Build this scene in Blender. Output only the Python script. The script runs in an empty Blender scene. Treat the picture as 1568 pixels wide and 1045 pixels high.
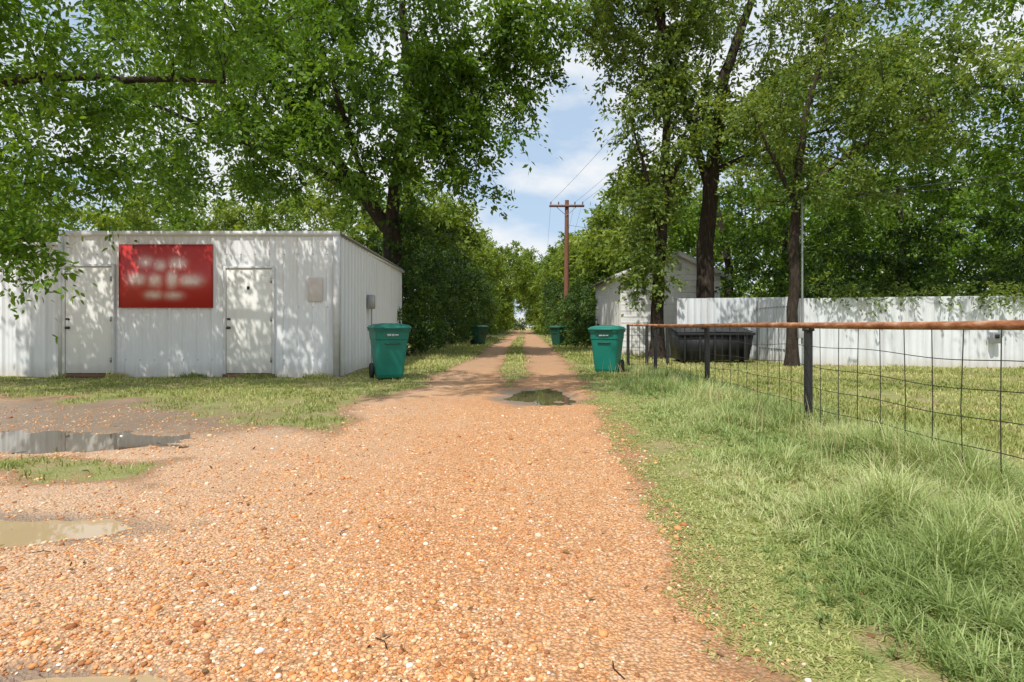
import bpy, math, numpy as np
from mathutils import Vector
rng = np.random.default_rng(7)
scene = bpy.context.scene
COL = scene.collection

# ------------------------------------------------------------------ helpers
_tab = np.random.default_rng(3).random((256, 256))
def vnoise(x, y, s=1.0):
    x = np.asarray(x, float)*s; y = np.asarray(y, float)*s
    xi = np.floor(x).astype(int); yi = np.floor(y).astype(int)
    fx = x-xi; fy = y-yi
    fx = fx*fx*(3-2*fx); fy = fy*fy*(3-2*fy)
    a = _tab[xi & 255, yi & 255]; b = _tab[(xi+1) & 255, yi & 255]
    c = _tab[xi & 255, (yi+1) & 255]; d = _tab[(xi+1) & 255, (yi+1) & 255]
    return (a*(1-fx)+b*fx)*(1-fy)+(c*(1-fx)+d*fx)*fy
def fbm(x, y, s=1.0, o=3):
    r = 0; a = .5; t = 0
    for i in range(o):
        r = r + a*vnoise(np.asarray(x)+17.3*i, np.asarray(y)+9.1*i, s); t += a; a *= .5; s *= 2.1
    return r/t

def empty(name, loc=(0, 0, 0), rot=0):
    o = bpy.data.objects.new(name, None); COL.objects.link(o)
    o.location = loc; o.rotation_euler = (0, 0, rot); o.empty_display_size = .3
    return o

def mesh_np(name, V, F, mat, attrs=None, smooth=False, parent=None):
    V = np.asarray(V, np.float32).reshape(-1, 3); F = np.asarray(F, np.int32)
    k = F.shape[1]; me = bpy.data.meshes.new(name)
    me.vertices.add(len(V)); me.vertices.foreach_set('co', V.ravel())
    me.loops.add(F.size); me.loops.foreach_set('vertex_index', F.ravel())
    me.polygons.add(len(F))
    me.polygons.foreach_set('loop_start', np.arange(0, F.size, k, dtype=np.int32))
    me.polygons.foreach_set('loop_total', np.full(len(F), k, np.int32))
    if smooth: me.polygons.foreach_set('use_smooth', np.ones(len(F), bool))
    me.update(calc_edges=True); me.validate()
    if attrs:
        for n, a in attrs.items():
            at = me.attributes.new(n, 'FLOAT', 'POINT'); at.data.foreach_set('value', np.asarray(a, np.float32))
    if mat: me.materials.append(mat)
    o = bpy.data.objects.new(name, me); COL.objects.link(o)
    if parent: o.parent = parent
    return o

def boxes(name, L, mat, parent=None, bevel=0.0):
    V = []; F = []
    for (x0, x1, y0, y1, z0, z1) in L:
        b = len(V)
        V += [(x0,y0,z0),(x1,y0,z0),(x1,y1,z0),(x0,y1,z0),(x0,y0,z1),(x1,y0,z1),(x1,y1,z1),(x0,y1,z1)]
        F += [(b,b+3,b+2,b+1),(b+4,b+5,b+6,b+7),(b,b+1,b+5,b+4),(b+1,b+2,b+6,b+5),(b+2,b+3,b+7,b+6),(b+3,b,b+4,b+7)]
    o = mesh_np(name, V, F, mat, parent=parent)
    if bevel:
        m = o.modifiers.new('b', 'BEVEL'); m.width = bevel; m.segments = 2
    return o

def tube_arr(P, R, sides=6):
    P = np.asarray(P, float); n = len(P); R = np.broadcast_to(np.asarray(R, float), (n,))
    T = np.gradient(P, axis=0); T /= np.linalg.norm(T, axis=1)[:, None]+1e-9
    ref = np.array([0, 0, 1.]) if abs(T[:, 2]).mean() < .8 else np.array([1., 0, 0])
    A = np.cross(T, ref); A /= np.linalg.norm(A, axis=1)[:, None]+1e-9
    B = np.cross(T, A)
    th = np.linspace(0, 2*np.pi, sides, endpoint=False)
    V = P[:, None]+R[:, None, None]*(A[:, None]*np.cos(th)[None, :, None]+B[:, None]*np.sin(th)[None, :, None])
    i = np.arange(n-1)[:, None]*sides; j = np.arange(sides)[None]; j2 = (j+1) % sides
    F = np.stack([i+j, i+j2, i+sides+j2, i+sides+j], -1).reshape(-1, 4)
    return V.reshape(-1, 3), F
def tubes(name, L, mat, parent=None, sides=6, smooth=True):
    Vs = []; Fs = []; b = 0
    for P, R in L:
        V, F = tube_arr(P, R, sides); Vs.append(V); Fs.append(F+b); b += len(V)
    return mesh_np(name, np.concatenate(Vs), np.concatenate(Fs), mat, smooth=smooth, parent=parent)
def lathe(prof, sides=24):
    P = []; n = len(prof)
    for (r, z) in prof:
        for k in range(sides):
            a = 2*math.pi*k/sides; P.append((r*math.cos(a), r*math.sin(a), z))
    F = [(i*sides+j, i*sides+(j+1) % sides, (i+1)*sides+(j+1) % sides, (i+1)*sides+j) for i in range(n-1) for j in range(sides)]
    return np.array(P), np.array(F)

# ------------------------------------------------------------------ material helpers
class M:
    def __init__(s, name):
        s.m = bpy.data.materials.new(name); s.m.use_nodes = True
        s.t = s.m.node_tree; s.t.nodes.clear()
        s.out = s.t.nodes.new('ShaderNodeOutputMaterial')
    def n(s, typ, props=None, **inp):
        nd = s.t.nodes.new(typ)
        for k, v in (props or {}).items(): setattr(nd, k, v)
        for k, v in inp.items():
            key = int(k[1:]) if k[0] == 'i' and k[1:].isdigit() else k.replace('_', ' ')
            s.set(nd.inputs[key], v)
        return nd
    def set(s, sock, v):
        if isinstance(v, bpy.types.NodeSocket): s.t.links.new(v, sock)
        else:
            if sock.type == 'RGBA' and len(v) == 3: v = (*v, 1)
            sock.default_value = v
    def obj(s): return s.n('ShaderNodeTexCoord').outputs['Object']
    def noise(s, scale, vec=None, detail=4, rough=.55, dist=0):
        nd = s.n('ShaderNodeTexNoise', Scale=scale, Detail=detail, Roughness=rough, Distortion=dist)
        if vec is not None: s.set(nd.inputs['Vector'], vec)
        return nd.outputs['Fac']
    def ramp(s, fac, stops, interp='LINEAR'):
        nd = s.n('ShaderNodeValToRGB', i0=fac); cr = nd.color_ramp; cr.interpolation = interp
        while len(cr.elements) > 1: cr.elements.remove(cr.elements[0])
        cr.elements[0].position = stops[0][0]; c = stops[0][1]
        cr.elements[0].color = (*c, 1) if not isinstance(c, (int, float)) else (c, c, c, 1)
        for p, c in stops[1:]:
            e = cr.elements.new(p); e.color = (*c, 1) if not isinstance(c, (int, float)) else (c, c, c, 1)
        return nd.outputs['Color']
    def mix(s, f, a, b, blend='MIX'):
        nd = s.t.nodes.new('ShaderNodeMix'); nd.data_type = 'RGBA'; nd.blend_type = blend
        s.set(nd.inputs[0], f); s.set(nd.inputs[6], a); s.set(nd.inputs[7], b)
        return nd.outputs[2]
    def math(s, op, a, b=0.0, c=None):
        nd = s.t.nodes.new('ShaderNodeMath'); nd.operation = op
        s.set(nd.inputs[0], a); s.set(nd.inputs[1], b)
        if c is not None: s.set(nd.inputs[2], c)
        return nd.outputs[0]
    def attr(s, name): return s.n('ShaderNodeAttribute', {'attribute_name': name}).outputs['Fac']
    def bump(s, h, strength=.5, dist=.01):
        return s.n('ShaderNodeBump', Strength=strength, Distance=dist, Height=h).outputs['Normal']
    def mapping(s, vec, sc=(1, 1, 1), loc=(0, 0, 0)):
        return s.n('ShaderNodeMapping', Vector=vec, Scale=sc, Location=loc).outputs[0]
    def principled(s, col, rough=.7, metal=0, spec=.5, normal=None, **kw):
        p = s.n('ShaderNodeBsdfPrincipled', Base_Color=col, Roughness=rough, Metallic=metal, **kw)
        s.set(p.inputs['Specular IOR Level'], spec)
        if normal is not None: s.set(p.inputs['Normal'], normal)
        s.t.links.new(p.outputs[0], s.out.inputs[0]); return p

def simple(name, col, rough=.6, metal=0, var=.15, scale=6, bump=0, bscale=60, spec=.5):
    m = M(name); o = m.obj()
    c2 = tuple(x*(1-var*2) for x in col); c1 = tuple(min(1, x*(1+var*.5)) for x in col)
    c = m.mix(m.noise(scale, o, 5), c2, c1)
    nm = m.bump(m.noise(bscale, o, 3), bump, .01) if bump else None
    m.principled(c, rough, metal, spec, nm); return m.m

def leafmat(name, dark, mid, light, transl=.38, tint=(1.5, 1.35, .55)):
    m = M(name)
    c = m.ramp(m.attr('rnd'), [(0, dark), (.5, mid), (1, light)])
    p = m.n('ShaderNodeBsdfPrincipled', Base_Color=c, Roughness=.5); m.set(p.inputs['Specular IOR Level'], .3)
    tc = m.mix(1.0, c, tint, 'MULTIPLY')
    t = m.n('ShaderNodeBsdfTranslucent', Color=tc)
    mx = m.n('ShaderNodeMixShader', i0=transl); m.set(mx.inputs[1], p.outputs[0]); m.set(mx.inputs[2], t.outputs[0])
    m.t.links.new(mx.outputs[0], m.out.inputs[0]); return m.m

LEAF_A = leafmat('leaf_pecan', (.04, .095, .012), (.095, .185, .02), (.19, .30, .035), .40)
LEAF_B = leafmat('leaf_near', (.045, .11, .012), (.11, .22, .02), (.22, .36, .04), .43)
LEAF_R = leafmat('leaf_elm', (.055, .105, .022), (.14, .21, .045), (.28, .36, .09), .40)
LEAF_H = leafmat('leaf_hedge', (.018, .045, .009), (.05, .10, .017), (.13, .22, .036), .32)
LEAF_Y = leafmat('leaf_distant', (.07, .13, .022), (.17, .25, .04), (.31, .38, .07), .42)
LEAF_F = leafmat('leaf_far_right', (.045, .10, .014), (.11, .21, .027), (.23, .36, .05), .40)
GRASS = leafmat('grass_blades', (.20, .28, .085), (.36, .46, .165), (.59, .60, .33), .35, (1.2, 1.12, .7))
LAWN = leafmat('lawn_blades', (.20, .24, .06), (.36, .41, .125), (.57, .53, .25), .3, (1.2, 1.12, .7))

m = M('bark'); o = m.obj(); st = m.mapping(o, (6, 6, 1.2))
n1 = m.noise(3, st, 8, .7)
m.principled(m.ramp(n1, [(.3, (.018, .013, .01)), (.55, (.055, .042, .032)), (.8, (.13, .105, .085))]), .95, 0, .2, m.bump(n1, .9, .05)); BARK = m.m

def metal(name, base, dirt, amount):
    m = M(name); o = m.obj()
    st = m.noise(2.2, m.mapping(o, (3, 3, .25)), 6, .65)
    f = m.ramp(st, [(.42, 0.0), (.8, amount)])
    sep = m.n('ShaderNodeSeparateXYZ', Vector=o)
    low = m.ramp(m.math('ADD', sep.outputs['Z'], m.math('MULTIPLY', m.noise(5, o), .35)), [(.1, .55), (.5, 0.0)])
    c = m.mix(f, base, dirt); c = m.mix(low, c, (.42, .33, .24))
    sp = m.ramp(m.noise(28, o, 5, .7), [(.68, 0.0), (.74, .5)]); c = m.mix(sp, c, dirt)
    m.principled(c, .42, 0, .5, m.bump(m.noise(1.6, o, 2), .25, .03)); return m.m
WHITE = metal('white_metal', (.78, .80, .83), (.50, .50, .48), .4)
FENCEM = metal('galvanised_fence', (.70, .73, .76), (.42, .42, .41), .8)
DOORM = metal('door_paint', (.80, .80, .77), (.60, .58, .54), .4)
TRIM = simple('trim_paint', (.72, .72, .71), .5)
HOUSEW = metal('house_paint', (.80, .80, .80), (.6, .6, .58), .5)
ROOFM = simple('roof_shingle', (.16, .15, .145), .9, bump=.4)
DARK = simple('dark_gap', (.015, .015, .015), .8)
BLACKP = simple('black_pipe_paint', (.025, .025, .028), .55, var=.3, scale=30, bump=.2)
WIRE = simple('galv_wire', (.05, .045, .04), .55, .4, var=.3, scale=40)
m = M('rusty_rail'); o = m.obj()
r = m.noise(5, m.mapping(o, (3, 1, 3)), 8, .7)
m.principled(m.ramp(r, [(.35, (.18, .065, .03)), (.5, (.36, .14, .06)), (.6, (.46, .24, .14)), (.7, (.56, .43, .36))]), .7, .1, .4, m.bump(m.noise(60, o), .3, .005)); RUST = m.m
BINM = simple('bin_plastic', (.004, .19, .14), .42, var=.12, scale=3, bump=.08, bscale=200)
LIDM = simple('bin_lid_plastic', (.004, .155, .115), .45, var=.12, scale=3)
BIND = simple('bin_grab_bar_and_shaded_bin', (.008, .08, .05), .5)  # grab bars; also far bins, with hedge shade put into the green
RUB = simple('rubber', (.015, .015, .016), .75)
LABEL = simple('white_label', (.7, .75, .73), .5)
POLEM = simple('pole_wood', (.26, .115, .07), .9, var=.3, scale=8, bump=.4)
STEEL = simple('steel_grey', (.35, .36, .37), .4, .6)
BLKD = simple('dumpster_paint', (.02, .022, .025), .5, var=.3)

# ------------------------------------------------------------------ terrain definition
def ip(v, xs, ys): return np.interp(v, xs, ys)
def xr(Y): return ip(Y, [-10, 1.7, 2.5, 3.6, 5.25, 8.6, 12, 21, 47, 100, 200], [.76, .82, .83, .89, .98, 1.18, 1.35, 1.75, 2.5, 3.5, 5.5])
def xl(Y): return ip(Y, [0, 5.8, 6.3, 8, 10.5, 15.7, 21, 47, 100, 200], [-1.7, -1.75, -1.9, -2.0, -1.7, -1.5, -1.3, -.8, .1, 1.9])
def xm(Y): return ip(Y, [11, 31, 47, 100, 200], [-.02, .25, .65, 1.8, 3.7])
def yb(X): return ip(X, [-30, -8, -5.6, -3.4, -1.8, 0], [9.2, 8.9, 8.0, 6.5, 5.8, 5.7])
PUD = [(-5.15, 5.5, 1.75, .55), (-2.62, 3.06, .76, .26), (-1.33, 1.76, .3, .1), (.36, 8.9, .62, 1.0)]
def pud(X, Y):
    r = np.full(np.shape(X), -9.0)
    w = (fbm(X, Y, 3.1)-.5)*.8
    for cx, cy, rx, ry in PUD:
        r = np.maximum(r, 1-np.sqrt(((X-cx)/rx)**2+((Y-cy)/ry)**2)+w)
    return r
def gfun(X, Y):
    X = np.asarray(X, float); Y = np.asarray(Y, float)
    g = X-xr(Y)
    gl = np.minimum(xl(Y)-X, (Y-yb(X))*.6)
    gl = gl+(fbm(X, Y, .8)-.5)*.75*(Y < 11.5)
    g = np.maximum(g, gl)
    gm = np.where(Y > 10.2, .30*np.clip((Y-10.2)/3, 0, 1)+.02-np.abs(X-xm(Y)), -1)
    g = np.maximum(g, gm)
    gs = np.minimum(.38-np.abs(Y-4.35+.12*(X+3.5)), -2.5-X)-.7*fbm(X, Y, 2.2)+.2
    g = np.maximum(g, gs)
    g = np.where(Y < 1, np.maximum(X-xr(Y), -1), g)
    g = g+(fbm(X, Y, 1.7)-.5)*.55*np.clip(Y/6, .45, 1)
    return np.clip(g, -1, 2)
def rut(X, Y):
    u = X+.35-.018*Y
    return np.exp(-((u-.85)/.28)**2)+np.exp(-((u+.75)/.28)**2)
def hfun(X, Y):
    X = np.asarray(X, float); Y = np.asarray(Y, float)
    h = (fbm(X, Y, .35)-.5)*.10*np.clip(np.hypot(X, Y)/10, .3, 1)+(fbm(X, Y, 2.2)-.5)*.03
    h = h+(fbm(X, Y, 9)-.5)*.014
    h = h-.018*rut(X, Y)*(Y > 0)
    h = h-.05*np.clip(pud(X, Y)+.35, 0, 1)
    far = np.clip((np.hypot(X, Y)-150)/200, 0, 1)
    return h*(1-far)

def axis(parts):
    out = []
    for a, b, n in parts: out.append(np.linspace(a, b, n, endpoint=False))
    out.append([parts[-1][1]]); return np.concatenate(out)
xs = axis([(-700, -60, 16), (-60, -14, 46), (-14, -6, 110), (-6, 4.4, 300), (4.4, 16, 110), (16, 60, 44), (60, 700, 16)])
ys = axis([(-80, -2, 26), (-2, 1.2, 30), (1.2, 7, 190), (7, 14, 150), (14, 30, 130), (30, 80, 130), (80, 160, 60), (160, 900, 20)])
GX, GY = np.meshgrid(xs, ys); gx = GX.ravel(); gy = GY.ravel()
G = gfun(gx, gy); H = hfun(gx, gy); P = pud(gx, gy)
wet = np.clip(P*1.2+.75, 0, 1)
mud = np.exp(-(((gx+5.2)/3.6)**2+((gy-6.8)/2.0)**2)**2)
wet = np.maximum(wet, mud*.95)
nx = len(xs); ny = len(ys)
ii, jj = np.meshgrid(np.arange(nx-1), np.arange(ny-1)); b = (jj*nx+ii).ravel()
F = np.stack([b, b+1, b+nx+1, b+nx], -1)
fg = G[F].mean(1)
V = np.stack([gx, gy, H], -1)

m = M('ground_gravel_and_turf'); o = m.obj()
def vor(scale, vec, feat='F1', rnd=1.0):
    return m.n('ShaderNodeTexVoronoi', {'feature': feat}, Scale=scale, Vector=vec, Randomness=rnd)
v1 = vor(80, o); v2 = vor(160, m.mapping(o, loc=(3, 7, 0))); v3 = vor(42, m.mapping(o, loc=(1, 2, 5)))
def cellval(v):
    s_ = m.n('ShaderNodeSeparateColor', Color=v.outputs['Color']); return s_.outputs[0]
stones = [(0, (.30, .115, .045)), (.18, (.48, .20, .075)), (.4, (.62, .285, .11)), (.6, (.68, .36, .16)), (.8, (.71, .46, .255)), (.93, (.77, .59, .41)), (1, (.83, .75, .64))]
c1 = m.ramp(cellval(v1), stones); c2 = m.ramp(cellval(v2), stones); c3 = m.ramp(cellval(v3), [(0, (.45, .165, .055)), (.5, (.65, .29, .10)), (1, (.74, .43, .20))])
grav = m.mix(.4, c1, c2)
big = m.ramp(m.noise(7, o, 4), [(.50, 0.0), (.62, .5)]); grav = m.mix(big, grav, c3)
dust = m.ramp(m.noise(.9, m.mapping(o, (2.4, .45, 1)), 5, .6), [(.42, .0), (.66, .7)])
fine = m.ramp(m.noise(240, o, 3, .7), [(.3, (.52, .27, .135)), (.7, (.73, .44, .25))])
grav = m.mix(dust, grav, fine)
redp = m.ramp(m.noise(.55, m.mapping(o, loc=(9, 2, 0)), 4), [(.45, 0.0), (.65, .3)])
grav = m.mix(redp, grav, (.54, .235, .10))
sep = m.n('ShaderNodeSeparateXYZ', Vector=o)
lf = m.ramp(m.math('MULTIPLY_ADD', sep.outputs['X'], -.20, m.math('MULTIPLY', m.noise(1.1, o), .55)), [(.36, 0.0), (.8, .8)])
pale = m.mix(.6, grav, (.60, .485, .37))
grav = m.mix(lf, grav, pale)
crev = m.ramp(v1.outputs['Distance'], [(.3, 1.0), (.75, .42)])
grav = m.mix(.8, grav, crev, 'MULTIPLY')
grav = m.mix(1.0, grav, (1.13, 1.13, 1.13), 'MULTIPLY')
far_shade_brown = m.ramp(m.math('MULTIPLY', sep.outputs['Y'], .05), [(.45, 0.0), (.8, .6)])  # far gravel browner, with the shadow there mixed into its colour
grav = m.mix(far_shade_brown, grav, (.38, .245, .15))
tn = m.noise(3.5, o, 6, .65)
turf = m.ramp(tn, [(.3, (.23, .25, .075)), (.5, (.31, .34, .105)), (.7, (.43, .41, .18))])
soil = m.ramp(m.noise(1.7, m.mapping(o, loc=(5, 5, 0)), 6, .7), [(.47, 0.0), (.6, .8)])
turf = m.mix(soil, turf, (.42, .30, .17))
turf = m.mix(.6, turf, m.ramp(m.noise(70, o, 5, .75), [(.38, .25), (.62, 1.0)]), 'MULTIPLY')
ge = m.math('ADD', m.attr('g'), m.math('MULTIPLY_ADD', m.noise(14, o, 5, .7), .5, -.25))
ge = m.math('ADD', ge, m.math('MULTIPLY_ADD', m.noise(90, o, 2, .7), .24, -.12))
gm = m.ramp(m.math('MULTIPLY_ADD', ge, 1.0, .5), [(.47, 0.0), (.6, 1.0)])
edge = m.ramp(m.math('MULTIPLY_ADD', ge, 1.0, .5), [(.3, 0.0), (.5, .8), (.66, 0.0)])
col = m.mix(gm, grav, turf)
col = m.mix(edge, col, (.27, .155, .085))
w = m.attr('wet'); wn = m.math('MULTIPLY', w, m.math('ADD', m.noise(3, o, 6, .65), .35))
wf = m.ramp(wn, [(.3, 0.0), (.75, 1.0)])
wf = m.math('MULTIPLY', wf, m.math('MULTIPLY_ADD', gm, -.7, 1.0))
col = m.mix(wf, col, m.mix(.75, m.mix(1, col, (.6, .56, .52), 'MULTIPLY'), (.26, .20, .15)))
hgt = m.math('MULTIPLY', v1.outputs['Distance'], -1.0)
hgt = m.math('ADD', hgt, m.math('MULTIPLY', v2.outputs['Distance'], -.4))
hgt = m.math('ADD', hgt, m.math('MULTIPLY', m.noise(300, o, 2), .3))
rr = m.mix(wf, (.93, .93, .93), (.33, .33, .33))
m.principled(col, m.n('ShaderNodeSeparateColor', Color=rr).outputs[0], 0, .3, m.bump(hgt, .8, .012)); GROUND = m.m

def sub(name, mask):
    f = F[mask]; used = np.unique(f); remap = np.full(len(V), -1); remap[used] = np.arange(len(used))
    return mesh_np(name, V[used], remap[f], GROUND, {'g': G[used], 'wet': wet[used]}, smooth=True)
cx = V[F].mean(1)
isroad = (fg < 0) & (cx[:, 1] > -2) & (cx[:, 1] < 160) & (cx[:, 0] > -14)
sub('gravel_road', isroad); sub('ground', ~isroad)

m = M('muddy_water'); o = m.obj()
m.principled(m.mix(m.noise(2, o), (.38, .27, .15), (.47, .35, .21)), .03, 0, .6, m.bump(m.noise(9, o, 2), .03, .01)); WATER = m.m
m = M('clear_puddle'); o = m.obj()
m.principled(m.mix(m.noise(2, o), (.08, .06, .04), (.14, .105, .07)), .02, 0, .8, m.bump(m.noise(7, o, 2), .02, .01)); WATER2 = m.m
for i, (px_, py_, rx, ry) in enumerate(PUD):
    th = np.linspace(0, 2*np.pi, 48, endpoint=False)
    g_x, g_y = np.meshgrid(np.linspace(px_-rx, px_+rx, 40), np.linspace(py_-ry, py_+ry, 40))
    ins = pud(g_x, g_y) > -.05
    hh = hfun(g_x, g_y); z = np.percentile(hh[ins], 66)
    ring = np.stack([px_+1.5*rx*np.cos(th), py_+1.5*ry*np.sin(th), np.full(48, z)], -1)
    mesh_np('puddle', ring, np.arange(48)[None], WATER2 if i in (0, 3) else WATER)

# gravel stones
ph = (1+5**.5)/2
ico = np.array([(-1,ph,0),(1,ph,0),(-1,-ph,0),(1,-ph,0),(0,-1,ph),(0,1,ph),(0,-1,-ph),(0,1,-ph),(ph,0,-1),(ph,0,1),(-ph,0,-1),(-ph,0,1)])/1.9
icf = np.array([(0,11,5),(0,5,1),(0,1,7),(0,7,10),(0,10,11),(1,5,9),(5,11,4),(11,10,2),(10,7,6),(7,1,8),(3,9,4),(3,4,2),(3,2,6),(3,6,8),(3,8,9),(4,9,5),(2,4,11),(6,2,10),(8,6,7),(9,8,1)])
N = 90000
Y = 1.35*np.exp(rng.random(N)**1.15*1.75); X = -1.05*Y-.4+rng.random(N)*(2.1*Y+.8)
dens = fbm(X*2.2, Y*.5, 1.0)-.12*np.clip(rut(X, Y), 0, 1)
ok = (gfun(X, Y) < .12) & (pud(X, Y) < .2) & (dens+rng.random(N)*.55 > .67)
X = X[ok]; Y = Y[ok]; N = len(X)
s = np.clip(rng.lognormal(math.log(.0046), .42, N), .002, .02)*(1+.05*Y)
sc = s[:, None]*np.stack([rng.uniform(.7, 1.4, N), rng.uniform(.7, 1.3, N), rng.uniform(.45, .75, N)], -1)
loc = ico[None]*(1+rng.uniform(-.22, .22, (N, 12, 1)))*sc[:, None]
a = rng.random(N)*6.28; ca = np.cos(a)[:, None]; sa = np.sin(a)[:, None]
VX = loc[..., 0]*ca-loc[..., 1]*sa+X[:, None]; VY = loc[..., 0]*sa+loc[..., 1]*ca+Y[:, None]
VZ = loc[..., 2]+(hfun(X, Y)+s*.12)[:, None]
SV = np.stack([VX, VY, VZ], -1); SF = (icf[None]+(np.arange(N)*12)[:, None, None]).reshape(-1, 3)
m = M('pebbles')
pc = m.ramp(m.attr('rnd'), [(0, (.30, .12, .05)), (.2, (.53, .22, .075)), (.48, (.67, .315, .12)), (.7, (.72, .42, .20)), (.88, (.76, .53, .33)), (.97, (.80, .67, .53)), (1, (.84, .79, .73))])
m.principled(m.mix(.3, pc, m.ramp(m.noise(120, m.obj()), [(.3, .6), (.7, 1.0)]), 'MULTIPLY'), .85, 0, .3)
mesh_np('gravel_pebbles', SV, SF, m.m, {'rnd': np.repeat(rng.random(N), 12)}, smooth=True)

# ------------------------------------------------------------------ grass
def blades(name, X, Y, h, w, bend, mat, rnd=None, seg=3):
    N = len(X); base = np.stack([X, Y, hfun(X, Y)-.004], -1)
    w = np.broadcast_to(np.asarray(w, float), (N,)); h = np.broadcast_to(np.asarray(h, float), (N,))
    a = rng.random(N)*6.283; d = np.stack([np.cos(a), np.sin(a), np.zeros(N)], -1)
    a2 = a+np.pi/2+rng.normal(0, .5, N); sd = np.stack([np.cos(a2), np.sin(a2), np.zeros(N)], -1)
    Vv = np.zeros((N, (seg+1)*2, 3))
    for k in range(seg+1):
        t = k/seg; c = base+d*(h*bend*t**1.8)[:, None]; c[:, 2] += h*(t-.45*bend*t**2.2)
        ww = (w*(1-t)**.7*.5+.0006)[:, None]*sd
        Vv[:, 2*k] = c-ww; Vv[:, 2*k+1] = c+ww
    bs = (np.arange(N)*(seg+1)*2)[:, None]
    Fs = np.concatenate([bs+np.array([[2*k, 2*k+1, 2*k+3, 2*k+2]]) for k in range(seg)])
    if rnd is None: rnd = np.clip(rng.normal(.45, .26, N)+(fbm(X, Y, .9)-.5)*1.5, 0, 1)
    return mesh_np(name, Vv, Fs, mat, {'rnd': np.repeat(rnd, (seg+1)*2)}, smooth=True)
N = 220000
Y = 1.1*np.exp(rng.random(N)*2.75); X = rng.uniform(.6, 3.75, N)
tx = np.round(X/.11)*.11; ty = np.round(Y/.11)*.11
jx = _tab[(tx*91).astype(int) & 255, (ty*57).astype(int) & 255]; jy = _tab[(ty*83).astype(int) & 255, (tx*61).astype(int) & 255]
tuft = rng.random(N) < .55
X = np.where(tuft, X*.35+(tx+(jx-.5)*.11)*.65, X); Y = np.where(tuft, Y*.35+(ty+(jy-.5)*.11)*.65, Y)
e = X-xr(Y)-.12*np.sin(Y*1.7)
tall = np.clip((e-.25)/1.0, 0, 1); cl = fbm(X, Y, 1.6); th_ = _tab[(tx*37).astype(int) & 255, (ty*29).astype(int) & 255]
keep = (gfun(X, Y) > .02) & (rng.random(N) < .22+.78*tall) & (fbm(X, Y, 3.3)+.6*tall > .42)
X, Y, tall, cl, th_ = X[keep], Y[keep], tall[keep], cl[keep], th_[keep]
nearf = np.exp(-((X-3.0)/.35)**2)
h = (.022+.28*tall*np.clip(cl*2.2-.5, .12, 1.2)*(.6+.7*th_)+.07*nearf)*rng.uniform(.5, 1.3, len(X))*np.where(X > 3.3, .5, 1)*np.clip(1.15-.045*Y, .5, 1)
blades('tall_grass', X, Y, h, .0034+.0010*Y*.9, rng.uniform(.15, 1.25, len(X)), GRASS)
N = 80000
Y = 1.15*np.exp(rng.random(N)*2.2); X = xr(Y)+rng.normal(.25, .30, N)
keep = (gfun(X, Y) > -.12) & (fbm(X, Y, 5)+rng.random(N)*.25 > .54); X, Y = X[keep], Y[keep]
blades('creeping_weeds', X, Y, rng.uniform(.008, .03, len(X)), .006+.0008*Y, rng.uniform(.9, 2.0, len(X)), LAWN, np.clip(rng.normal(.6, .28, len(X)), 0, 1), seg=2)
N = 450; Y = rng.uniform(1.8, 13, N); X = rng.normal(2.7, .35, N)
blades('seed_stalks', X, Y, rng.uniform(.25, .42, N), .003+.0005*Y, rng.uniform(.1, .5, N), simple('dry_stalk', (.42, .36, .18), .8))
N = 150000
Y = 2.2*np.exp(rng.random(N)*2.1); X = 3.3+rng.random(N)**1.0*(Y*1.0+1.5)
keep = (Y < 18) & (fbm(X, Y, 1.1)+rng.random(N)*.3 > .47); X, Y = X[keep], Y[keep]
blades('lawn_grass', X, Y, rng.uniform(.02, .075, len(X))*(1+.6*(fbm(X, Y, 2) > .6)), .004+.0012*Y, rng.uniform(.2, .9, len(X)), LAWN, seg=2)
N = 280000
Y = 3.6*np.exp(rng.random(N)*2.75); X = rng.uniform(-1, 1, N)*(Y*.55+3.2)-np.where(Y < 14, 2.2, 0)
g = gfun(X, Y); keep = (g > rng.uniform(0, .3, N)*(Y < 11)) & (X < xr(Y)+np.where(Y > 11, 3, 0)) & ~((Y > 12.1) & (X < -3.5)) & (fbm(X, Y, 2.3)+rng.random(N)*.25 > .51)
X, Y = X[keep], Y[keep]
hh = rng.uniform(.02, .075, len(X))*(1+np.clip((Y-13)/8, 0, 1)*1.3)
blades('short_grass', X, Y, hh, .004+.0011*Y, rng.uniform(.2, .9, len(X)), LAWN, seg=2)
# weeds against the shed and bins
N = 5000; X = rng.uniform(-9.5, -3.3, N); Y = 12.15-rng.random(N)**2*.35
keep = fbm(X, Y, 1.5) > .45; X, Y = X[keep], Y[keep]
blades('wall_weeds', X, Y, rng.uniform(.05, .2, len(X))*fbm(X, Y, 2.2)*1.6, .014, rng.uniform(.2, .8, len(X)), LAWN)

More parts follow.
